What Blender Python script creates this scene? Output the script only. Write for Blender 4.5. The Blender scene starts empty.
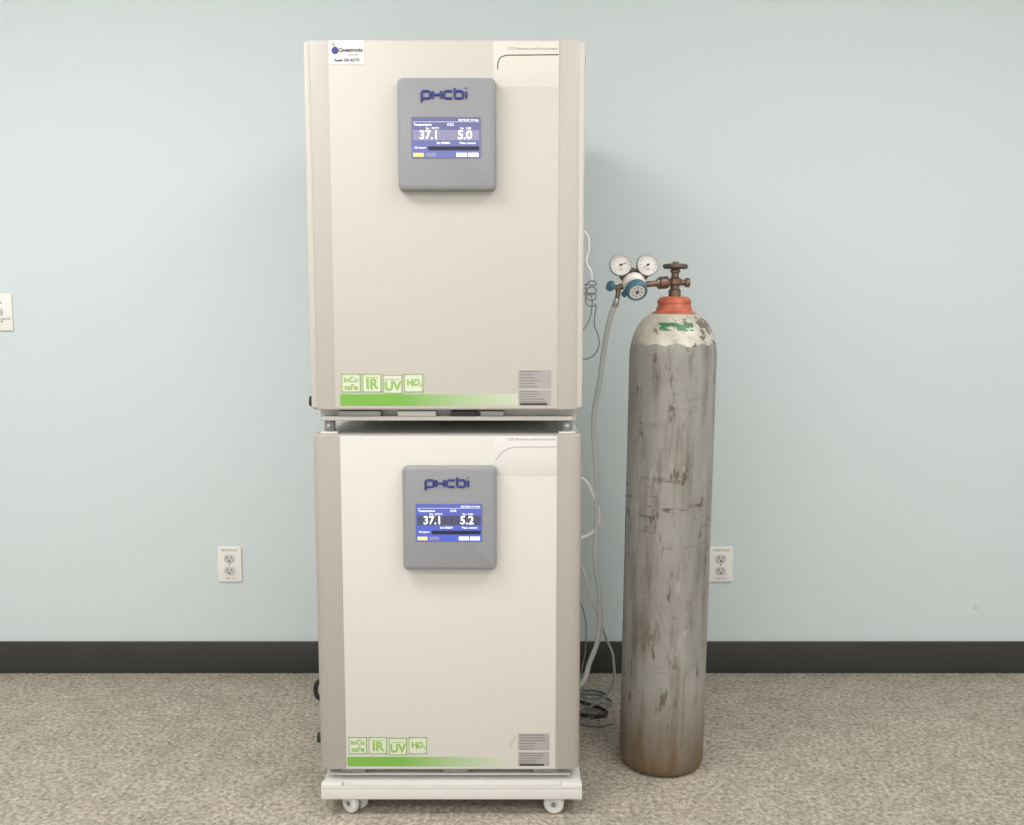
import bpy, bmesh, math, random
from mathutils import Vector, Matrix
random.seed(4)
D = bpy.data
S = bpy.context.scene
COL = S.collection

# ------------------------------------------------------------------ helpers
def lin(c):
    return tuple(((v/255)/12.92 if v/255 <= .04045 else ((v/255+.055)/1.055)**2.4) for v in c)

def mat(name, rgb, rough=.5, metal=0., bump=0., bscale=200., var=0., vscale=8., emit=0., trans=0.):
    m = D.materials.new(name); m.use_nodes = True
    nt = m.node_tree; b = nt.nodes['Principled BSDF']
    c = (*lin(rgb), 1)
    b.inputs['Base Color'].default_value = c
    b.inputs['Roughness'].default_value = rough
    b.inputs['Metallic'].default_value = metal
    tc = nt.nodes.new('ShaderNodeTexCoord')
    if trans: b.inputs['Transmission Weight'].default_value = trans
    if emit:
        b.inputs['Emission Color'].default_value = c
        b.inputs['Emission Strength'].default_value = emit
    if var:
        n = nt.nodes.new('ShaderNodeTexNoise'); n.inputs['Scale'].default_value = vscale
        n.inputs['Detail'].default_value = 5
        nt.links.new(tc.outputs['Object'], n.inputs['Vector'])
        r = nt.nodes.new('ShaderNodeValToRGB')
        r.color_ramp.elements[0].position = .3; r.color_ramp.elements[1].position = .7
        r.color_ramp.elements[0].color = (*[v*(1-var) for v in c[:3]], 1)
        r.color_ramp.elements[1].color = (*[min(1, v*(1+var)) for v in c[:3]], 1)
        nt.links.new(n.outputs['Fac'], r.inputs['Fac'])
        nt.links.new(r.outputs['Color'], b.inputs['Base Color'])
    if bump:
        n = nt.nodes.new('ShaderNodeTexNoise'); n.inputs['Scale'].default_value = bscale
        nt.links.new(tc.outputs['Object'], n.inputs['Vector'])
        bp = nt.nodes.new('ShaderNodeBump'); bp.inputs['Strength'].default_value = bump
        bp.inputs['Distance'].default_value = .002
        nt.links.new(n.outputs['Fac'], bp.inputs['Height'])
        nt.links.new(bp.outputs['Normal'], b.inputs['Normal'])
    return m

def root(name, loc):
    e = D.objects.new(name, None); e.location = loc; e.empty_display_size = .1
    COL.objects.link(e); return e

def put(ob, parent, m=None):
    COL.objects.link(ob)
    if m is not None:
        ob.data.materials.clear(); ob.data.materials.append(m)
    if parent is not None:
        ob.parent = parent
        ob.matrix_parent_inverse = Matrix.Translation(parent.location).inverted()
    return ob

def smooth(ob, ang=35):
    for p in ob.data.polygons: p.use_smooth = True
    e = ob.modifiers.new('es', 'EDGE_SPLIT'); e.split_angle = math.radians(ang)

def bev(ob, w, seg=3):
    b = ob.modifiers.new('bevel', 'BEVEL'); b.width = w; b.segments = seg
    b.limit_method = 'ANGLE'; b.angle_limit = math.radians(30)

def box(name, x0, x1, y0, y1, z0, z1, m, parent=None, bevel=0., seg=3):
    bm = bmesh.new(); bmesh.ops.create_cube(bm, size=1)
    me = D.meshes.new(name)
    for v in bm.verts:
        v.co = Vector((v.co.x*(x1-x0), v.co.y*(y1-y0), v.co.z*(z1-z0)))
    bm.to_mesh(me); bm.free()
    ob = D.objects.new(name, me); ob.location = ((x0+x1)/2, (y0+y1)/2, (z0+z1)/2)
    put(ob, parent, m)
    if bevel: bev(ob, bevel, seg); smooth(ob)
    return ob

def prism(name, pts, a0, a1, axis, m, parent=None, bevel=0., scale_top=None, seg=3):
    """extrude a polygon. axis 'z': pts=(x,y); axis 'y': pts=(x,z) from a0 to a1"""
    bm = bmesh.new()
    cx = sum(p[0] for p in pts)/len(pts); cy = sum(p[1] for p in pts)/len(pts)
    def V(p, a, s=1):
        u, w = cx+(p[0]-cx)*s, cy+(p[1]-cy)*s
        return (u, w, a) if axis == 'z' else (u, a, w)
    A = [bm.verts.new(V(p, a0)) for p in pts]
    B = [bm.verts.new(V(p, a1, scale_top or 1)) for p in pts]
    bm.faces.new(A); bm.faces.new(B)
    n = len(pts)
    for i in range(n): bm.faces.new((A[i], A[(i+1) % n], B[(i+1) % n], B[i]))
    bmesh.ops.recalc_face_normals(bm, faces=bm.faces)
    me = D.meshes.new(name); bm.to_mesh(me); bm.free()
    ob = D.objects.new(name, me); put(ob, parent, m)
    if bevel: bev(ob, bevel, seg)
    smooth(ob); return ob

def rrect(x0, x1, z0, z1, r, n=6):
    pts = []
    for cx, cz, a in ((x1-r, z1-r, 0), (x0+r, z1-r, 90), (x0+r, z0+r, 180), (x1-r, z0+r, 270)):
        for i in range(n+1):
            t = math.radians(a+90*i/n); pts.append((cx+r*math.cos(t), cz+r*math.sin(t)))
    return pts

def lathe(name, prof, origin, direction, m, parent=None, seg=48, ang=30):
    bm = bmesh.new(); rings = []
    for r, z in prof:
        if r < 1e-6: rings.append([bm.verts.new((0, 0, z))])
        else: rings.append([bm.verts.new((r*math.cos(2*math.pi*i/seg), r*math.sin(2*math.pi*i/seg), z)) for i in range(seg)])
    for a, b in zip(rings, rings[1:]):
        for i in range(seg):
            j = (i+1) % seg
            if len(a) == 1 and len(b) == 1: continue
            if len(a) == 1: bm.faces.new((a[0], b[i], b[j]))
            elif len(b) == 1: bm.faces.new((a[i], a[j], b[0]))
            else: bm.faces.new((a[i], a[j], b[j], b[i]))
    for rg in (rings[0], rings[-1]):
        if len(rg) > 1: bm.faces.new(rg)
    bmesh.ops.recalc_face_normals(bm, faces=bm.faces)
    me = D.meshes.new(name); bm.to_mesh(me); bm.free()
    ob = D.objects.new(name, me)
    ob.rotation_mode = 'QUATERNION'
    ob.rotation_quaternion = Vector((0, 0, 1)).rotation_difference(Vector(direction).normalized())
    ob.location = origin
    put(ob, parent, m); smooth(ob, ang); return ob

def rod(name, a, b, r, m, parent=None, seg=24, ch=.001):
    a, b = Vector(a), Vector(b); L = (b-a).length
    return lathe(name, [(r-ch, 0), (r, ch), (r, L-ch), (r-ch, L)], a, b-a, m, parent, seg, 50)

def to_mesh_obj(cu_ob, name, m, parent):
    COL.objects.link(cu_ob)
    bpy.context.view_layer.update()
    dg = bpy.context.evaluated_depsgraph_get()
    me = D.meshes.new_from_object(cu_ob.evaluated_get(dg))
    mw = cu_ob.matrix_world.copy()
    D.objects.remove(cu_ob)
    ob = D.objects.new(name, me); ob.matrix_world = mw
    put(ob, parent, m); return ob

def tube(name, pts, r, m, parent=None, smooth_curve=True, res=6):
    cu = D.curves.new(name, 'CURVE'); cu.dimensions = '3D'; cu.bevel_depth = r
    cu.bevel_resolution = 3; cu.use_fill_caps = True; cu.resolution_u = res
    if smooth_curve:
        sp = cu.splines.new('BEZIER'); sp.bezier_points.add(len(pts)-1)
        for bp, p in zip(sp.bezier_points, pts):
            bp.co = p; bp.handle_left_type = bp.handle_right_type = 'AUTO'
    else:
        sp = cu.splines.new('POLY'); sp.points.add(len(pts)-1)
        for bp, p in zip(sp.points, pts): bp.co = (*p, 1)
    ob = to_mesh_obj(D.objects.new(name, cu), name, m, parent)
    for p in ob.data.polygons: p.use_smooth = True
    return ob

def txt(s, x, z, y, size, m, parent, align='CENTER', bold=0., name=None, wx=1.):
    cu = D.curves.new('t', 'FONT'); cu.body = s; cu.size = size
    cu.align_x = align; cu.align_y = 'CENTER'; cu.extrude = .0002; cu.offset = bold
    cu.resolution_u = 3
    ob = D.objects.new('t', cu); ob.location = (x, y, z); ob.rotation_euler = (math.pi/2, 0, 0)
    ob.scale = (wx, 1, 1)
    return to_mesh_obj(ob, name or 'print_text', m, parent)

# ------------------------------------------------------------------ materials
M = {}
M['panel_hi'] = mat('door_panel_beige', (194, 188, 180), .45, bump=.05, bscale=600)
M['panel_lo'] = mat('door_panel_white', (209, 205, 198), .45, bump=.05, bscale=600)
M['strip_hi'] = mat('door_side_strip_light', (180, 174, 167), .42, bump=.04, bscale=500)
M['strip_lo'] = mat('door_side_strip_grey', (168, 161, 154), .42, bump=.04, bscale=500)
M['strip_lt'] = mat('door_edge_cream', (192, 186, 178), .45)
M['cab'] = mat('cabinet_enamel', (198, 196, 191), .4, bump=.04, bscale=400)
M['white'] = mat('white_plastic', (214, 211, 206), .4)
M['gasket'] = mat('rubber_gasket', (60, 60, 60), .7)
M['dark'] = mat('dark_plastic', (38, 38, 40), .5)
M['bezel'] = mat('bezel_bluegrey', (140, 140, 143), .38, bump=.03, bscale=900)
M['bezel_in'] = mat('bezel_inner', (128, 129, 136), .35)
M['logo'] = mat('logo_blue', (50, 56, 124), .4)
M['green'] = mat('print_green', (140, 182, 84), .5)
M['sticker'] = mat('sticker_cream', (210, 212, 194), .5)
M['plabel'] = mat('paper_label', (164, 158, 156), .5)
M['pfilm'] = mat('film_label', (210, 205, 195), .4)
M['ink'] = mat('ink_grey', (120, 116, 116), .6)
M['inkdk'] = mat('ink_dark', (50, 48, 60), .6)
M['steel'] = mat('steel', (175, 175, 172), .3, .9, bump=.05)
M['zinc'] = mat('zinc_plate', (145, 146, 145), .4, .5)
M['brass'] = mat('aged_brass', (124, 102, 84), .42, .7, var=.3, vscale=60)
M['brown'] = mat('handwheel_brown', (100, 88, 80), .5, .4, var=.3, vscale=80)
M['red'] = mat('collar_red_paint', (182, 96, 72), .5, 0, bump=.2, bscale=90, var=.3, vscale=40)
M['blue'] = mat('blue_plastic', (62, 106, 128), .4)
M['face'] = mat('gauge_face', (222, 217, 210), .35)
M['tubew'] = mat('clear_pvc_tube', (198, 202, 200), .25)
M['cablew'] = mat('white_cable', (238, 238, 234), .4)
M['cableg'] = mat('grey_cable', (120, 126, 128), .5)
M['black'] = mat('black_cable', (32, 32, 34), .5)
M['outlet'] = mat('outlet_plastic', (230, 227, 221), .35)
M['base'] = mat('baseboard_vinyl', (54, 53, 51), .45, bump=.05, bscale=60, var=.08)
M['ceil'] = mat('ceiling_paint', (238, 238, 236), .9)

# gradient green bar
g = D.materials.new('green_gradient_print'); g.use_nodes = True; nt = g.node_tree
tc = nt.nodes.new('ShaderNodeTexCoord'); sx = nt.nodes.new('ShaderNodeSeparateXYZ')
rp = nt.nodes.new('ShaderNodeValToRGB')
rp.color_ramp.elements[0].color = (*lin((116, 170, 68)), 1); rp.color_ramp.elements[0].position = .35
rp.color_ramp.elements[1].color = (*lin((196, 200, 180)), 1); rp.color_ramp.elements[1].position = 1
nt.links.new(tc.outputs['Generated'], sx.inputs[0]); nt.links.new(sx.outputs['X'], rp.inputs['Fac'])
nt.links.new(rp.outputs['Color'], nt.nodes['Principled BSDF'].inputs['Base Color'])
M['gbar'] = g

# wall
def wall_mat(name, c1, c2):
    m = D.materials.new(name); m.use_nodes = True; nt = m.node_tree; b = nt.nodes['Principled BSDF']
    b.inputs['Roughness'].default_value = .75
    tc = nt.nodes.new('ShaderNodeTexCoord')
    n = nt.nodes.new('ShaderNodeTexNoise'); n.inputs['Scale'].default_value = .6; n.inputs['Detail'].default_value = 3
    r = nt.nodes.new('ShaderNodeValToRGB')
    r.color_ramp.elements[0].color = (*lin(c1), 1); r.color_ramp.elements[1].color = (*lin(c2), 1)
    nt.links.new(tc.outputs['Object'], n.inputs['Vector']); nt.links.new(n.outputs['Fac'], r.inputs['Fac'])
    nt.links.new(r.outputs['Color'], b.inputs['Base Color'])
    n2 = nt.nodes.new('ShaderNodeTexNoise'); n2.inputs['Scale'].default_value = 90; n2.inputs['Detail'].default_value = 4
    nt.links.new(tc.outputs['Object'], n2.inputs['Vector'])
    bp = nt.nodes.new('ShaderNodeBump'); bp.inputs['Strength'].default_value = .12; bp.inputs['Distance'].default_value = .003
    nt.links.new(n2.outputs['Fac'], bp.inputs['Height']); nt.links.new(bp.outputs['Normal'], b.inputs['Normal'])
    return m
M['wall'] = wall_mat('wall_pale_blue_paint', (203, 211, 212), (207, 215, 216))

# carpet
c = D.materials.new('carpet_speckled'); c.use_nodes = True; nt = c.node_tree; b = nt.nodes['Principled BSDF']
b.inputs['Roughness'].default_value = .95
tc = nt.nodes.new('ShaderNodeTexCoord')
def noise(nt, tc, scale, detail=4, rough=.6, out='Object', vec=None):
    n = nt.nodes.new('ShaderNodeTexNoise'); n.inputs['Scale'].default_value = scale
    n.inputs['Detail'].default_value = detail; n.inputs['Roughness'].default_value = rough
    if vec is None: nt.links.new(tc.outputs[out], n.inputs['Vector'])
    else: nt.links.new(vec, n.inputs['Vector'])
    return n
def ramp(nt, src, stops):
    r = nt.nodes.new('ShaderNodeValToRGB'); e = r.color_ramp.elements
    while len(e) < len(stops): e.new(.5)
    for el, (p, col) in zip(e, stops): el.position = p; el.color = (*col, 1)
    nt.links.new(src, r.inputs['Fac']); return r
def mix(nt, fac, a, bb, mode='MIX'):
    mx = nt.nodes.new('ShaderNodeMix'); mx.data_type = 'RGBA'; mx.blend_type = mode
    if isinstance(fac, (int, float)): mx.inputs[0].default_value = fac
    else: nt.links.new(fac, mx.inputs[0])
    for i, v in ((6, a), (7, bb)):
        if isinstance(v, tuple): mx.inputs[i].default_value = (*v, 1)
        else: nt.links.new(v, mx.inputs[i])
    return mx.outputs[2]
def mth(nt, op, a, bb=None, cl=False):
    x = nt.nodes.new('ShaderNodeMath'); x.operation = op; x.use_clamp = cl
    for i, v in enumerate((a, bb)):
        if v is None: continue
        if isinstance(v, (int, float)): x.inputs[i].default_value = v
        else: nt.links.new(v, x.inputs[i])
    return x.outputs[0]
n1 = noise(nt, tc, 80, 6, .85)
base = ramp(nt, n1.outputs['Fac'], [(.36, lin((108, 99, 87))), (.5, lin((168, 158, 144))), (.64, lin((206, 198, 185)))]).outputs['Color']
n2 = noise(nt, tc, 12, 5, .75)
big = ramp(nt, n2.outputs['Fac'], [(.32, (.80, .79, .78)), (.68, (1.10, 1.09, 1.08))]).outputs['Color']
colr = mix(nt, 1., base, big, 'MULTIPLY')
nt.links.new(colr, b.inputs['Base Color'])
bp = nt.nodes.new('ShaderNodeBump'); bp.inputs['Strength'].default_value = .5; bp.inputs['Distance'].default_value = .004
nt.links.new(n1.outputs['Fac'], bp.inputs['Height']); nt.links.new(bp.outputs['Normal'], b.inputs['Normal'])
M['carpet'] = c

# gas cylinder paint
c = D.materials.new('worn_cylinder_paint'); c.use_nodes = True; nt = c.node_tree; b = nt.nodes['Principled BSDF']
b.inputs['Roughness'].default_value = .42; b.inputs['Metallic'].default_value = .15
tc = nt.nodes.new('ShaderNodeTexCoord')
def mapped(sc, loc=(0, 0, 0)):
    mp = nt.nodes.new('ShaderNodeMapping'); mp.inputs['Scale'].default_value = sc; mp.inputs['Location'].default_value = loc
    nt.links.new(tc.outputs['Object'], mp.inputs['Vector']); return mp.outputs[0]
sep = nt.nodes.new('ShaderNodeSeparateXYZ'); nt.links.new(tc.outputs['Object'], sep.inputs[0]); Z = sep.outputs['Z']
grey = ramp(nt, noise(nt, tc, 1, 5, .65, vec=mapped((8, 8, 2.5))).outputs['Fac'], [(.32, lin((136, 133, 126))), (.68, lin((164, 162, 156)))]).outputs['Color']
st = noise(nt, tc, 1, 7, .68, vec=mapped((34, 34, 4))).outputs['Fac']
big2 = noise(nt, tc, 1, 3, .5, vec=mapped((7, 7, 4), (2, 5, 1))).outputs['Fac']
bands = mth(nt, 'SUBTRACT', 1., mth(nt, 'MULTIPLY', mth(nt, 'ABSOLUTE', mth(nt, 'SUBTRACT', Z, .72)), 8.), True)
stb = mth(nt, 'ADD', mth(nt, 'ADD', st, mth(nt, 'MULTIPLY', mth(nt, 'SUBTRACT', big2, .5), .40)), mth(nt, 'MULTIPLY', bands, .05))
m1 = ramp(nt, stb, [(.49, (0, 0, 0)), (.59, (.45, .45, .45)), (.70, (1, 1, 1))]).outputs['Color']
col1 = mix(nt, mth(nt, 'MULTIPLY', m1, .8), grey, lin((100, 90, 77)))
hs = noise(nt, tc, 1, 4, .6, vec=mapped((14, 14, 60), (1, 2, 3))).outputs['Fac']
hsm = mth(nt, 'MULTIPLY', ramp(nt, hs, [(.59, (0, 0, 0)), (.65, (1, 1, 1))]).outputs['Color'], mth(nt, 'ADD', bands, .2))
col1 = mix(nt, mth(nt, 'MULTIPLY', hsm, .8, True), col1, lin((92, 80, 68)))
sp = noise(nt, tc, 1, 5, .7, vec=mapped((38, 38, 12), (3, 1, 7))).outputs['Fac']
m2 = ramp(nt, sp, [(.59, (0, 0, 0)), (.66, (1, 1, 1))]).outputs['Color']
col2 = mix(nt, mth(nt, 'MULTIPLY', m2, .8), col1, lin((88, 68, 50)))
lt = noise(nt, tc, 1, 5, .7, vec=mapped((26, 26, 6), (9, 4, 2))).outputs['Fac']
m3 = ramp(nt, lt, [(.60, (0, 0, 0)), (.68, (1, 1, 1))]).outputs['Color']
col2 = mix(nt, mth(nt, 'MULTIPLY', m3, .6), col2, lin((184, 184, 178)))
low = mth(nt, 'SUBTRACT', 1., mth(nt, 'DIVIDE', Z, .24), True)
lowm = mth(nt, 'MULTIPLY', low, mth(nt, 'ADD', mth(nt, 'MULTIPLY', st, 1.7), .25), True)
col3 = mix(nt, lowm, col2, lin((110, 92, 68)))
# white shoulder
edge = mth(nt, 'ADD', Z, mth(nt, 'MULTIPLY', mth(nt, 'SUBTRACT', noise(nt, tc, 22, 4).outputs['Fac'], .5), .03))
up = mth(nt, 'GREATER_THAN', edge, 1.131)
chipn = mth(nt, 'ADD', noise(nt, tc, 30, 5, .65).outputs['Fac'], mth(nt, 'MULTIPLY', sep.outputs['X'], 1.3))
chip = mth(nt, 'GREATER_THAN', chipn, .59)
dirt = ramp(nt, noise(nt, tc, 18, 5, .7).outputs['Fac'], [(.35, lin((174, 166, 150))), (.62, lin((206, 201, 190)))]).outputs['Color']
whitec = mix(nt, chip, dirt, lin((116, 106, 94)))
# green stencil patch on shoulder front
gx = mth(nt, 'LESS_THAN', mth(nt, 'ABSOLUTE', mth(nt, 'ADD', sep.outputs['X'], .008)), .042)
gz = mth(nt, 'LESS_THAN', mth(nt, 'ABSOLUTE', mth(nt, 'SUBTRACT', Z, 1.176)), .010)
gy = mth(nt, 'LESS_THAN', sep.outputs['Y'], 0.)
gn = mth(nt, 'GREATER_THAN', noise(nt, tc, 1, 4, .7, vec=mapped((30, 30, 60), (5, 0, 2))).outputs['Fac'], .47)
gm = mth(nt, 'MULTIPLY', mth(nt, 'MULTIPLY', gx, gz), mth(nt, 'MULTIPLY', gy, gn))
whitec = mix(nt, gm, whitec, lin((60, 112, 76)))
colf = mix(nt, up, col3, whitec)
nt.links.new(colf, b.inputs['Base Color'])
bp = nt.nodes.new('ShaderNodeBump'); bp.inputs['Strength'].default_value = .25; bp.inputs['Distance'].default_value = .002
nt.links.new(sp, bp.inputs['Height']); nt.links.new(bp.outputs['Normal'], b.inputs['Normal'])
M['cyl'] = c

def screen_mat(name, a, bcol, e):
    m = D.materials.new(name); m.use_nodes = True; nt = m.node_tree; b = nt.nodes['Principled BSDF']
    tc = nt.nodes.new('ShaderNodeTexCoord'); s = nt.nodes.new('ShaderNodeSeparateXYZ')
    nt.links.new(tc.outputs['Generated'], s.inputs[0])
    r = ramp(nt, s.outputs['Z'], [(0, lin(a)), (1, lin(bcol))])
    b.inputs['Base Color'].default_value = (.01, .01, .02, 1); b.inputs['Roughness'].default_value = .2
    nt.links.new(r.outputs['Color'], b.inputs['Emission Color']); b.inputs['Emission Strength'].default_value = e
    return m
M['scrA'] = screen_mat('lcd_violet_haze', (122, 128, 196), (116, 116, 156), 1.)  # violet brightened: washed-out haze over the upper screen is put into its colour
M['scrB'] = screen_mat('lcd_blue', (84, 106, 215), (96, 108, 190), 1.)
M['lcdw'] = mat('lcd_white', (250, 250, 255), .4, emit=1.)
M['lcdy'] = mat('lcd_yellow', (226, 196, 96), .4, emit=.8)
M['lcdband'] = mat('lcd_band', (128, 126, 152), .4, emit=.3)
M['lcdband2'] = mat('lcd_band_dark', (70, 72, 96), .4, emit=.25)
M['lcdk'] = mat('lcd_black', (34, 34, 50), .3)

# ------------------------------------------------------------------ room shell
WY = 3.06; RX = 3.0; RY = -1.6; CH = 2.75
box('floor', -RX-.1, RX+.1, RY, WY+.12, -.05, 0, M['carpet'])
box('wall_back', -RX-.1, RX+.1, WY, WY+.12, 0, CH, M['wall'])
box('wall_left', -RX-.1, -RX, RY, WY, 0, CH, M['wall'])
box('wall_right', RX, RX+.1, RY, WY, 0, CH, M['wall'])
box('ceiling', -RX-.1, RX+.1, RY, WY+.12, CH, CH+.06, M['ceil'])
def baseb(name, x0, x1, y0, y1):
    box(name, x0, x1, y0, y1, 0, .110, M['base'], None, .003)
baseb('baseboard_back', -RX, RX, WY-.009, WY)
baseb('baseboard_left', -RX, -RX+.009, RY, WY-.009)
baseb('baseboard_right', RX-.009, RX, RY, WY-.009)

# wall outlets -------------------------------------------------------
def outlet(x, z):
    r = root('wall_outlet', (x, WY, z))
    prism('cover_plate', rrect(x-.040, x+.040, z-.060, z+.060, .005), WY-.006, WY, 'y', M['outlet'], r, .002)
    for s in (-1, 1):
        zc = z+s*.0205
        prism('receptacle', rrect(x-.017, x+.017, zc-.0145, zc+.0145, .012), WY-.0085, WY-.006, 'y', M['cab'], r, .0008)
        box('slot', x-.0085, x-.006, WY-.0090, WY-.0080, zc-.001, zc+.008, M['dark'], r)
        box('slot', x+.006, x+.0085, WY-.0090, WY-.0080, zc+.000, zc+.007, M['dark'], r)
        rod('ground_hole', (x, WY-.0090, zc-.0075), (x, WY-.0080, zc-.0075), .0028, M['dark'], r, 16, .0001)
    rod('screw', (x, WY-.0072, z), (x, WY-.005, z), .003, M['zinc'], r, 16, .0003)
    txt('RECEPTACLE', x, z+.048, WY-.0063, .009, M['ink'], r)
    txt('CKT 14', x, z-.048, WY-.0063, .009, M['ink'], r)
    return r
outlet(-.94, .375); outlet(.695, .375)
def switch(x, z):
    r = root('light_switch', (x, WY, z))
    prism('cover_plate', rrect(x-.058, x+.058, z-.060, z+.060, .005), WY-.006, WY, 'y', M['outlet'], r, .002)
    for dx in (-.023, .023):
        box('toggle_slot', x+dx-.006, x+dx+.006, WY-.0066, WY-.005, z-.013, z+.013, M['white'], r)
        box('toggle', x+dx-.004, x+dx+.004, WY-.017, WY-.006, z-.002, z+.009, M['white'], r, .001)
        for dz in (-.03, .03):
            rod('screw', (x+dx, WY-.0072, z+dz), (x+dx, WY-.005, z+dz), .003, M['zinc'], r, 16, .0003)
    txt('LIGHTS', x+.036, z-.022, WY-.0063, .010, M['inkdk'], r)
switch(-1.673, 1.21)
lathe('wall_scuff', [(0, 0), (.007, 0), (.006, .0008), (0, .001)], (1.555, WY, .225), (0, -1, 0), M['panel_hi'], None, 12)

# ------------------------------------------------------------------ incubators
X0, W = -.469, .634
FY = 2.18           # front plane of the door panels

def logo(cx, cz, y, parent):
    """rounded stroke lettering"""
    h = .0155; r = .0029; k = .0045; w = .0185; pitch = .0247
    x = cx-.0535; zb = cz-.006
    def S(pts): tube('logo_stroke', [(px, y, pz) for px, pz in pts], r, M['logo'], parent, False)
    def loop(x0, x1, z0, z1, a=k):
        p = []
        for ccx, ccz, an in ((x1-a, z1-a, 0), (x0+a, z1-a, 90), (x0+a, z0+a, 180), (x1-a, z0+a, 270)):
            for i in range(5):
                t = math.radians(an+22.5*i); p.append((ccx+a*math.cos(t), ccz+a*math.sin(t)))
        return p+[p[0]]
    S(loop(x, x+w, zb, zb+h)); S([(x, zb+h-.003), (x, zb-.0075)])
    x += pitch
    S([(x, zb), (x, zb+h)]); S([(x, zb+h/2), (x+w, zb+h/2)]); S([(x+w, zb), (x+w, zb+h)])
    x += pitch
    S([(x+w-.001, zb+h), (x+k, zb+h), (x+.001, zb+h-.002), (x, zb+h-k), (x, zb+k), (x+.001, zb+.002), (x+k, zb), (x+w-.001, zb)])
    x += pitch-.001
    S(loop(x, x+w, zb, zb+h)); S([(x, zb+.003), (x, zb+h+.0065)])
    x += pitch+.001
    S([(x, zb), (x, zb+h-.001)]); S([(x, zb+h+.0060), (x, zb+h+.0068)])

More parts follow.
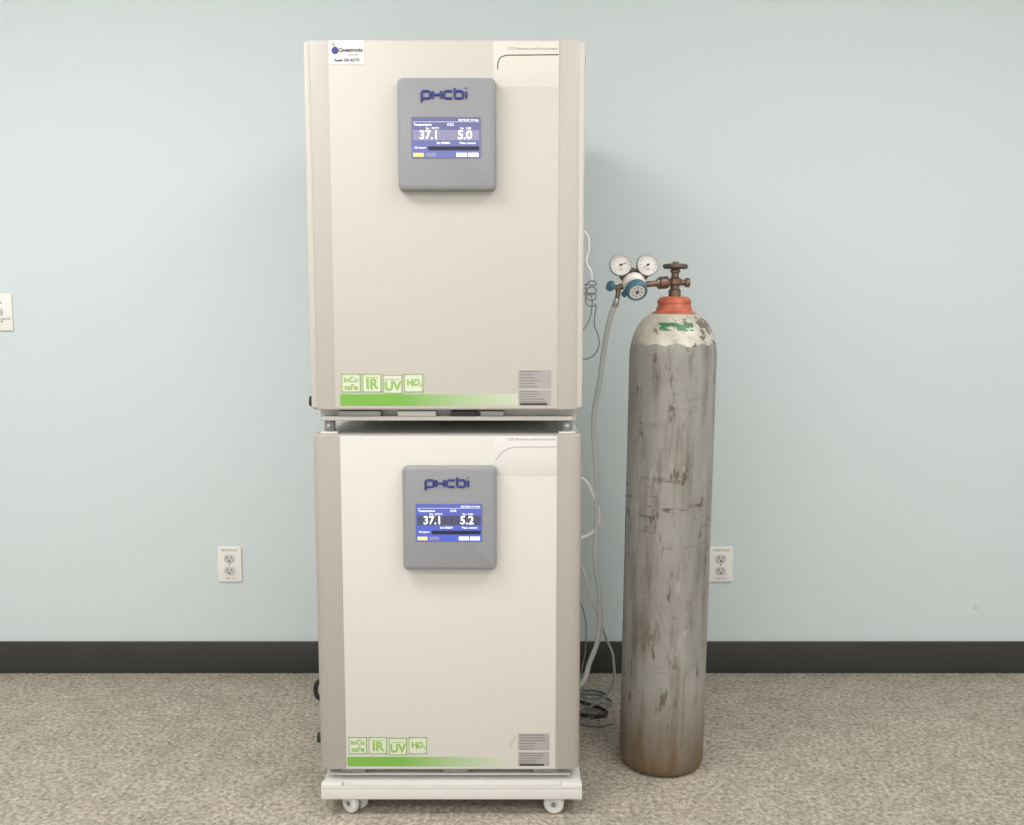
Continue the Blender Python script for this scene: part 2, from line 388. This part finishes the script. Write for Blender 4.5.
def incubator(zb, H, left_u, pmat, smat, dv, co2, scr, band, upper):
    r = root('co2_incubator', (X0+W/2, FY+.35, zb))
    def X(u): return X0+u
    pr = [(X(0), FY+.075), (X(0), FY+.022), (X(.003), FY+.012), (X(.010), FY+.006), (X(.024), FY+.003), (X(left_u-.004), FY+.0015),
          (X(.580), FY+.0015), (X(W-.024), FY+.003), (X(W-.010), FY+.006), (X(W-.003), FY+.012), (X(W), FY+.022), (X(W), FY+.075)]
    prism('door_shell', pr, zb, zb+H, 'z', smat, r, .003)
    box('door_front_panel', X(left_u), X(.575), FY, FY+.01, zb+.003, zb+H-.003, pmat, r, .0012)
    if upper:
        box('door_edge_trim', X(.0005), X(.016), FY+.0035, FY+.02, zb+.004, zb+H-.004, M['strip_lt'], r, .004)
        box('door_edge_trim', X(W-.014), X(W-.0005), FY+.0035, FY+.02, zb+.004, zb+H-.004, M['strip_lt'], r, .004)
    box('door_gasket', X(.012), X(W-.012), FY+.073, FY+.092, zb+.012, zb+H-.012, M['gasket'], r)
    ztop = zb+H-.002
    box('cabinet', X(.002), X(W-.002), FY+.090, FY+.70, zb-.004, ztop, M['cab'], r, .006)
    for hz in (zb+.03, zb+H-.05):
        box('hinge', X(W-.002), X(W+.004), FY+.05, FY+.13, hz, hz+.03, M['zinc'], r, .002)
    box('rear_panel', X(.05), X(W-.05), FY+.69, FY+.712, zb+.05, zb+H-.08, M['zinc'], r, .002)
    y0 = FY+.018
    bz0 = zb-.035 if upper else zb-.031
    box('base_tray', X(.012), X(W-.012), y0+.03, FY+.68, bz0+.004, zb+.004, M['cab'], r, .002)
    box('base_front_rail', X(.022), X(W-.022), y0, y0+.04, bz0+.008, zb-.017, M['cab'], r, .0015)
    if upper:
        for a, b_, mm in ((.06, .16, 'zinc'), (.325, .385, 'dark'), (.395, .45, 'zinc'), (.20, .29, 'cab')):
            box('vent_slot', X(a), X(b_), y0-.002, y0+.03, zb-.016, zb-.004, M[mm], r, .001)
        for fx in (.035, .60):
            rr = .013
            rod('levelling_foot', (X(fx), FY+.045, .925), (X(fx), FY+.045, bz0+.008), rr, M['zinc'], r)
            rod('levelling_foot_rear', (X(fx), FY+.62, .925), (X(fx), FY+.62, bz0+.008), rr, M['zinc'], r)
        for fx in (.035, .60):
            box('stacking_bracket', X(fx-.02), X(fx+.02), FY+.03, FY+.07, .9245, .931, M['white'], r, .001)
            rod('bracket_bolt', (X(fx), FY+.026, .944), (X(fx), FY+.05, .944), .006, M['steel'], r, 6, .0005)
    else:
        for a in (.05, .30, .52):
            box('vent_slot', X(a), X(a+.06), y0-.001, y0+.03, zb-.014, zb-.006, M['zinc'], r, .001)
        for fx in (.045, .585):
            rod('levelling_foot', (X(fx), FY+.05, .0745), (X(fx), FY+.05, bz0+.006), .016, M['zinc'], r)
            rod('levelling_foot_rear', (X(fx), FY+.62, .0745), (X(fx), FY+.62, bz0+.006), .016, M['zinc'], r)
    yf = FY-.0006
    box('curve_film', X(.427), X(.5745), yf, FY+.001, zb+.728, zb+H-.004, M['pfilm'] if upper else M['white'], r, .0002)
    cpts = [(.437, .768), (.437, .781), (.440, .790), (.446, .796), (.457, .799), (.5735, .800)] if upper else \
           [(.432, .765), (.438, .773), (.448, .784), (.462, .792), (.480, .795), (.5735, .795)]
    tube('curve_line', [(X(a), yf, zb+b_) for a, b_ in cpts], .0011 if upper else .0006, M['ink'] if not upper else M['inkdk'], r, False)
    txt('CO2 Recovery and Environment', X(.515), zb+.813, yf, .0085, M['ink'], r)
    box('green_bar', X(.069), X(.4835 if upper else .448), yf, FY+.001, zb+.010, zb+.037 if upper else zb+.034, M['gbar'], r)
    for i, s in enumerate(('inCu\nsaFe', 'IR', 'UV', 'H2O2')):
        a = .073+i*.0485; b_ = a+.0435
        z0, z1 = zb+.042-(0.003 if i == 2 else 0), zb+.084-(0.002 if i == 2 else 0)
        box('icon_tile', X(a), X(b_), yf, FY+.001, z0, z1, M['sticker'], r)
        t = .0018
        for q in ((a, b_, z0, z0+t), (a, b_, z1-t, z1), (a, a+t, z0, z1), (b_-t, b_, z0, z1)):
            box('icon_border', X(q[0]), X(q[1]), yf-.0004, FY, q[2], q[3], M['green'], r)
        if i == 0: txt(s, X((a+b_)/2), (z0+z1)/2-.001, yf-.0005, .0175, M['green'], r, bold=.0004)
        elif i == 1:
            txt(s, X((a+b_)/2), (z0+z1)/2-.003, yf-.0005, .033, M['green'], r, bold=.0009)
            box('icon_rule', X(a+.006), X(b_-.006), yf-.0004, FY, z1-.0085, z1-.007, M['green'], r)
        elif i == 2:
            txt(s, X((a+b_)/2), (z0+z1)/2-.005, yf-.0005, .029, M['green'], r, bold=.0009)
            box('icon_rule', X(a+.006), X(b_-.006), yf-.0004, FY, z1-.0115, z1-.010, M['green'], r)
        else:
            txt('H', X(a+.0135), (z0+z1)/2+.001, yf-.0005, .021, M['green'], r, bold=.0007)
            txt('O', X(a+.0285), (z0+z1)/2+.001, yf-.0005, .021, M['green'], r, bold=.0007, wx=.8)
            txt('2', X(a+.0205), (z0+z1)/2-.005, yf-.0005, .010, M['green'], r, bold=.0002)
            txt('2', X(b_-.0055), (z0+z1)/2-.005, yf-.0005, .010, M['green'], r, bold=.0002)
    for (z0, z1) in ((.051, .093), (.011, .046)):
        box('rating_label', X(.484), X(.560), yf, FY+.001, zb+z0, zb+z1, M['plabel'], r)
        n = 6
        for k_ in range(n):
            zz = zb+z0+(z1-z0)*(k_+.5)/n
            wv = random.uniform(.03, .066)
            dk = (z0 < .02 and k_ == 0)
            box('label_print', X(.488), X(.488+wv), yf-.0003, FY, zz-(.0025 if dk else .0009), zz+(.0025 if dk else .0009), M['inkdk'] if dk else M['ink'], r)
    if not upper:
        for k_ in range(5):
            box('pencil_mark', X(.462+k_*.003), X(.464+k_*.003+.003), yf-.0001, FY, zb+.060+.006*k_, zb+.061+.006*k_, M['ink'], r)
    px0, px1, pz0, pz1 = X(.2125), X(.4335), zb+.502+dv, zb+.750+dv
    yb = FY-.028
    prism('control_panel_body', rrect(px0, px1, pz0, pz1, .012), FY+.001, yb, 'y', M['bezel'], r, .006, .985, 4)
    prism('control_panel_face', rrect(px0+.009, px1-.009, pz0+.009, pz1-.009, .006), yb+.001, yb-.0008, 'y', M['bezel'], r, .0005)
    cx, cz = (px0+px1)/2-.001, (pz0+pz1)/2-.008
    logo(cx, cz+.091, yb-.0012, r)
    prism('screen_bezel', rrect(cx-.0785, cx+.0785, cz-.046, cz+.046, .003), yb, yb-.0014, 'y', M['bezel_in'], r, .0004)
    box('touch_screen', cx-.0765, cx+.0765, yb-.002, yb, cz-.044, cz+.044, scr, r)
    ys = yb-.0021; yt = yb-.0026
    def bx(a, b_, c_, d_, m_): box('screen_block', cx+a, cx+b_, ys-.0001, yb-.001, cz+c_, cz+d_, m_, r)
    bx(-.074, .074, -.006, .0165, band)
    bx(-.040, .074, -.028, -.019, M['lcdk'])
    txt('37.1', cx-.038, cz+.005, yt, .027, M['lcdw'], r, bold=.0003, wx=.95)
    txt(co2, cx+.042, cz+.005, yt, .027, M['lcdw'], r, bold=.0003)
    txt('Temperature', cx-.052, cz+.028, yt, .0075, M['lcdw'], r)
    txt('CO2', cx+.010, cz+.028, yt, .0075, M['lcdw'], r)
    txt('Set : 37.0\u00b0C', cx-.030, cz+.020, yt, .0062, M['lcdw'], r)
    txt('Set : 5.0%', cx+.044, cz+.020, yt, .0062, M['lcdw'], r)
    txt('2021/02/22 10:14am', cx+.050, cz+.038, yt, .0055, M['lcdw'], r)
    box('screen_line', cx-.074, cx+.074, ys-.0001, yb, cz+.0340, cz+.0344, M['lcdw'], r)
    txt('Set 95%RH', cx-.006, cz-.012, yt, .0065, M['lcdw'], r)
    txt('Menu control', cx+.048, cz-.012, yt, .0065, M['lcdw'], r)
    txt('O2 sensor', cx-.058, cz-.022, yt, .0060, M['lcdw'], r)
    for a, m_ in ((-.0735, M['lcdy']), (-.046, M['lcdband'])):
        box('screen_button', cx+a, cx+a+.023, ys-.0002, yb, cz-.0415, cz-.0335, m_, r)
    for a in (.023, .049):
        box('screen_button', cx+a, cx+a+.023, ys-.0002, yb, cz-.0415, cz-.0335, M['lcdw'], r)
        txt('Menu', cx+a+.0115, cz-.0376, yt, .007, M['logo'], r)
    return r

up = incubator(.986, .833, .057, M['panel_hi'], M['strip_hi'], -.004, '5.0', M['scrA'], M['lcdband'], True)
lo = incubator(.104, .823, .066, M['panel_lo'], M['strip_lo'], .003, '5.2', M['scrB'], M['lcdband2'], False)

# dealer sticker on upper unit
zz = 1.765
box('dealer_sticker', X0+.060, X0+.138, FY-.0008, FY, zz, zz+.052, M['outlet'], up)
lathe('sticker_emblem', [(0, 0), (.008, 0), (.008, .0004), (0, .0004)], (X0+.073, FY-.0008, zz+.030), (0, -1, 0), M['logo'], up, 24)
tube('sticker_stem', [(X0+.073, FY-.001, zz+.036), (X0+.071, FY-.001, zz+.042), (X0+.066, FY-.001, zz+.046)], .0009, M['inkdk'], up)
txt('Questronix', X0+.108, zz+.031, FY-.001, .0115, M['inkdk'], up, bold=.0004)
txt('Scientific', X0+.114, zz+.021, FY-.001, .007, M['ink'], up)
txt('Asset DR-42775', X0+.099, zz+.009, FY-.001, .0085, M['inkdk'], up, bold=.0003)

for par, z in ((up, .995), (lo, .091+.04)):
    rod('side_knob', (X0+.004, FY+.12, z), (X0-.028, FY+.12, z), .013, M['dark'], par)
tube('side_hose', [(X0+.003, FY+.12, .285), (X0-.022, FY+.12, .28), (X0-.031, FY+.12, .257), (X0-.022, FY+.12, .235), (X0+.003, FY+.12, .23)], .006, M['black'], lo)

# ------------------------------------------------------------------ roller base
rb = root('roller_base', (X0+W/2, FY+.3, 0))
cx0, cx1 = -.460, .1687
box('platform', cx0, cx1, 2.150, 2.87, .0445, .0735, M['white'], rb, .002)
box('platform_lip', cx0+.002, cx1-.002, 2.150, 2.160, .070, .0765, M['cab'], rb, .001)
for fx in (cx0, cx1-.05):
    box('corner_bracket', fx, fx+.05, 2.152, 2.172, .0735, .082, M['white'], rb, .001)
for x in (-.392, .104):
    for y in (2.185, 2.80):
        box('caster_fork', x-.012, x+.012, y-.016, y+.016, .024, .046, M['white'], rb, .004)
        rod('caster_stem', (x, y, .03), (x, y, .0455), .012, M['steel'], rb)
        d = Vector((.15, .99, 0)) if x > 0 else Vector((.66, .75, 0))
        c0 = Vector((x, y, .0245))
        if x < 0: c0.x += .008
        for s in (-1, 1):
            o = c0+d*(.006 if s > 0 else -.006)
            lathe('caster_wheel', [(0, 0), (.019, 0), (.0245, .003), (.0245, .013), (.021, .017), (.012, .017), (.010, .015), (0, .015)], o, d*s, M['white'], rb, 36)
            lathe('caster_hub', [(0, 0), (.006, 0), (.006, .003), (0, .003)], o+d*s*.0145, d*s, M['zinc'], rb, 20)

# ------------------------------------------------------------------ gas cylinder
GX, GY = .4046, 2.44
gc = root('gas_cylinder', (GX, GY, 0))
R = .112
prof = [(0, .004), (.07, .002), (.092, .0), (.103, .004), (.109, .014), (R, .03), (R, .3), (R, .7), (R, 1.10)]
for i in range(1, 13):
    t = math.radians(90*i/12)
    rr = .040+(R-.040)*math.cos(t)**.85 if i < 12 else .040
    prof.append((rr, 1.10+.110*math.sin(t)**1.15))
prof.append((0, 1.21))
body = lathe('cylinder_body', prof, (GX, GY, 0), (0, 0, 1), M['cyl'], gc, 96, 45)
nx = GX
lathe('neck_collar', [(.054, 0), (.059, .002), (.058, .012), (.052, .017), (.047, .019), (.044, .030), (.042, .036), (.044, .040), (.043, .046), (.038, .053), (.030, .056), (0, .056)],
      (nx, GY, 1.196), (0, 0, 1), M['red'], gc, 48, 40)
lathe('valve_body', [(.016, 0), (.016, .018), (.012, .022), (.012, .03), (.017, .034), (.017, .046), (.010, .052), (.010, .062), (.013, .064), (.013, .070), (.006, .073), (.006, .082)],
      (nx, GY, 1.250), (0, 0, 1), M['brass'], gc, 24, 30)
wz = 1.329
wheel = []
for i in range(49):
    a = 2*math.pi*i/48; rr = .024+.0022*math.cos(6*a)
    wheel.append((nx+rr*math.cos(a), GY+rr*math.sin(a), wz))
tube('handwheel_rim', wheel, .0066, M['brown'], gc, False)
for i in range(3):
    a = math.pi*i/3+.3
    tube('handwheel_spoke', [(nx-.023*math.cos(a), GY-.023*math.sin(a), wz), (nx+.023*math.cos(a), GY+.023*math.sin(a), wz)], .0045, M['brown'], gc, False)
rod('handwheel_nut', (nx, GY, wz-.006), (nx, GY, wz+.012), .008, M['brass'], gc, 6)
rod('relief_plug_neck', (nx, GY, 1.288), (nx+.030, GY, 1.288), .008, M['brass'], gc)
rod('relief_plug', (nx+.026, GY, 1.288), (nx+.038, GY, 1.288), .012, M['brass'], gc, 6)
gc.rotation_euler = (0, math.radians(.65), 0)

# ------------------------------------------------------------------ regulator
rg = root('pressure_regulator', (.32, 2.40, 1.28))
OX = nx+.0145
rod('inlet_stem', (OX-.014, GY-.005, 1.288), (.335, 2.405, 1.282), .0075, M['brass'], rg)
rod('inlet_nut', (OX-.020, GY-.006, 1.288), (OX-.044, GY-.013, 1.286), .0165, M['brass'], rg, 6)
rod('inlet_flange', (OX-.044, GY-.013, 1.286), (OX-.049, GY-.014, 1.286), .012, M['steel'], rg)
kd = Vector((.10, -.80, -.50)).normalized()
def along(o, s): return Vector(o)+kd*s
O = Vector((.303, 2.428, 1.306))
lathe('regulator_body', [(.0, 0), (.020, 0), (.024, .004), (.024, .020), (.027, .022), (.027, .032), (.020, .036), (0, .036)], O, kd, M['brass'], rg, 36)
lathe('regulator_bonnet', [(.024, 0), (.029, .002), (.029, .012), (.025, .018), (.025, .030)], along(O, .034), kd, M['face'], rg, 36)
lathe('adjusting_knob', [(.023, 0), (.0262, .002), (.0262, .020), (.0235, .024), (.021, .024), (.020, .021), (0, .021)], along(O, .062), kd, M['blue'], rg, 28, 25)
kc = along(O, .062+.0205)
lathe('knob_label', [(0, 0), (.0195, 0), (.0195, .001), (0, .001)], kc, kd, M['face'], rg, 28)
lathe('knob_centre', [(0, 0), (.005, 0), (.005, .002), (0, .002)], kc+kd*.001, kd, M['blue'], rg, 20)
uu = kd.cross(Vector((0, 0, 1))).normalized(); vv = uu.cross(kd)
for i in range(8):
    a = i*math.pi/4
    e = uu*math.cos(a)+vv*math.sin(a)
    tube('knob_arrow', [kc+kd*.0012+e*.0145, kc+kd*.0012+e*.0095], .0010, M['inkdk'], rg, False)
def gauge(x, z, y, needle):
    d = Vector((0, -1, .03)).normalized()
    o = Vector((x, y, z))
    lathe('gauge_case', [(0, 0), (.024, 0), (.0285, .003), (.0285, .018), (.0270, .0215), (.0245, .0215), (.0245, .017), (0, .017)], o, d, M['steel'], rg, 48)
    lathe('gauge_dial', [(0, 0), (.0245, 0), (.0245, .001), (0, .001)], o+d*.0172, d, M['face'], rg, 48)
    for i in range(13):
        a = math.radians(225-270*i/12)
        u = Vector((math.cos(a), 0, math.sin(a)))
        tube('dial_tick', [o+d*.0184+u*.0215, o+d*.0184+u*(.018 if i % 2 else .0165)], .0005, M['inkdk'], rg, False)
    a = math.radians(needle)
    u = Vector((math.cos(a), 0, math.sin(a)))
    tube('needle', [o+d*.019-u*.005, o+d*.019+u*.016], .0007, M['inkdk'], rg, False)
    lathe('needle_hub', [(0, 0), (.003, 0), (.003, .0015), (0, .0015)], o+d*.0185, d, M['inkdk'], rg, 16)
    txt('psi', x, z-.010, (o+d*.0186).y, .008, M['inkdk'], rg)
gauge(.2735, 1.330, 2.405, 20); gauge(.3415, 1.330, 2.405, 215)
rod('gauge_stem', (.2735, 2.398, 1.306), (.296, 2.408, 1.289), .006, M['brass'], rg)
rod('gauge_stem', (.3415, 2.398, 1.306), (.322, 2.408, 1.289), .006, M['brass'], rg)
rod('gauge_nut', (.277, 2.3985, 1.3035), (.285, 2.402, 1.2975), .009, M['brass'], rg, 6)
rod('gauge_nut', (.338, 2.3985, 1.3035), (.330, 2.402, 1.2975), .009, M['brass'], rg, 6)
rod('outlet_arm', (.300, 2.405, 1.283), (.262, 2.400, 1.272), .008, M['brass'], rg)
rod('flow_knob_stem', (.264, 2.400, 1.272), (.252, 2.394, 1.277), .005, M['steel'], rg)
lathe('flow_knob', [(0, 0), (.011, 0), (.014, .003), (.014, .010), (.011, .013), (0, .013)], (.254, 2.395, 1.276), (-.8, -.4, .25), M['blue'], rg, 12, 25)
rod('hose_barb', (.270, 2.400, 1.272), (.266, 2.396, 1.245), .006, M['brass'], rg)
lathe('outlet_cap', [(0, 0), (.008, 0), (.008, .012), (0, .012)], (.288, 2.39, 1.262), (-.5, -.6, -.4), M['blue'], rg, 16)
rod('barb_tip', (.266, 2.396, 1.248), (.262, 2.40, 1.226), .0075, M['steel'], rg)

# ------------------------------------------------------------------ tubes and cables
gt = root('gas_tubing', (.24, 2.5, .7))
tube('supply_tube', [(.264, 2.398, 1.240), (.254, 2.42, 1.205), (.244, 2.47, 1.13), (.236, 2.52, 1.03), (.223, 2.55, .919), (.232, 2.55, .78), (.234, 2.55, .64), (.231, 2.55, .527), (.246, 2.56, .413), (.242, 2.56, .2975), (.220, 2.57, .225), (.195, 2.57, .16), (.150, 2.60, .14)], .0072, M['tubew'], gt, res=12)
tube('branch_tube', [(.160, 2.55, .56), (.196, 2.555, .50), (.214, 2.56, .44), (.245, 2.58, .35), (.270, 2.62, .28), (.300, 2.68, .19), (.290, 2.74, .06), (.230, 2.76, .008), (.175, 2.75, .008)], .0040, M['tubew'], gt, res=12)
wc = root('power_cable', (.2, 2.55, .5))
tube('white_loop', [(.150, 2.55, .765), (.196, 2.55, .755), (.222, 2.55, .715), (.240, 2.55, .665), (.234, 2.55, .62), (.210, 2.55, .597), (.150, 2.55, .585)], .0045, M['cablew'], wc, res=12)
tube('upper_white_loop', [(.150, 2.55, 1.43), (.196, 2.55, 1.422), (.206, 2.55, 1.385), (.199, 2.55, 1.345), (.213, 2.55, 1.315), (.208, 2.55, 1.285), (.150, 2.55, 1.27)], .0035, M['cablew'], wc, res=12)
coil = []
for i in range(60):
    a = 2*math.pi*i/20
    coil.append((.212+.014*math.cos(a), 2.54+.002*i/10, 1.285-.0008*i+.014*math.sin(a)))
coil = [(.150, 2.54, 1.29)]+coil+[(.222, 2.55, 1.18), (.236, 2.55, 1.135), (.226, 2.55, 1.10), (.200, 2.55, 1.085), (.150, 2.55, 1.09)]
tube('coiled_cord', coil, .0016, M['cableg'], wc, res=4)
tube('thin_cord', [(.17, 2.53, 1.15), (.195, 2.53, 1.17), (.213, 2.53, 1.22), (.205, 2.53, 1.26), (.17, 2.53, 1.25)], .0015, M['cableg'], wc)
tube('lower_cord', [(.170, 2.56, .44), (.200, 2.56, .38), (.208, 2.56, .28), (.198, 2.58, .18), (.215, 2.62, .08), (.235, 2.68, .012), (.270, 2.74, .009)], .0018, M['cableg'], wc)
tube('floor_cord', [(.150, 2.79, .06), (.190, 2.78, .03), (.240, 2.77, .012), (.275, 2.75, .008), (.285, 2.72, .007), (.25, 2.70, .007), (.22, 2.71, .007), (.150, 2.72, .007)], .005, M['black'], wc)
tube('floor_cord_thin', [(.150, 2.90, .05), (.21, 2.88, .006), (.28, 2.86, .005), (.31, 2.80, .005), (.26, 2.76, .020), (.19, 2.70, .004), (.24, 2.64, .004), (.30, 2.66, .004)], .003, M['cableg'], wc)
tube('floor_cord_white', [(.150, 2.72, .10), (.20, 2.73, .06), (.25, 2.80, .02), (.30, 2.86, .006), (.25, 2.90, .006), (.18, 2.84, .006)], .003, M['cableg'], wc)

# ------------------------------------------------------------------ lighting
emis = mat('light_diffuser', (255, 253, 250), .5, emit=3.)
def fixture(x, y, power, sx=1.5, sy=.8):
    r = root('ceiling_light', (x, y, CH))
    box('housing', x-sx/2-.02, x+sx/2+.02, y-sy/2-.02, y+sy/2+.02, CH-.03, CH, M['white'], r)
    box('diffuser', x-sx/2, x+sx/2, y-sy/2, y+sy/2, CH-.034, CH-.03, emis, r)
    l = D.lights.new('lamp', 'AREA'); l.shape = 'RECTANGLE'; l.size = sx; l.size_y = sy
    l.energy = power; l.color = (1, .99, .972)
    o = D.objects.new('lamp', l); o.location = (x, y, CH-.04); put(o, r)
fixture(-1.5, 1.2, 36); fixture(1.4, 1.2, 21); fixture(-1.3, -.7, 26); fixture(1.3, -.7, 16)

w = D.worlds.new('world'); w.use_nodes = True; S.world = w
w.node_tree.nodes['Background'].inputs[0].default_value = (1, .995, .985, 1)
w.node_tree.nodes['Background'].inputs[1].default_value = 1.22

# ------------------------------------------------------------------ camera
cam = D.cameras.new('camera'); cam.sensor_width = 36; cam.lens = 940/1024*36
co = D.objects.new('camera', cam); COL.objects.link(co)
co.location = (0, 0, 1.22); co.rotation_euler = (math.radians(90-6.28), 0, 0)
S.camera = co
S.view_settings.view_transform = 'Standard'
S.view_settings.look = 'None'
S.view_settings.exposure = 0.0
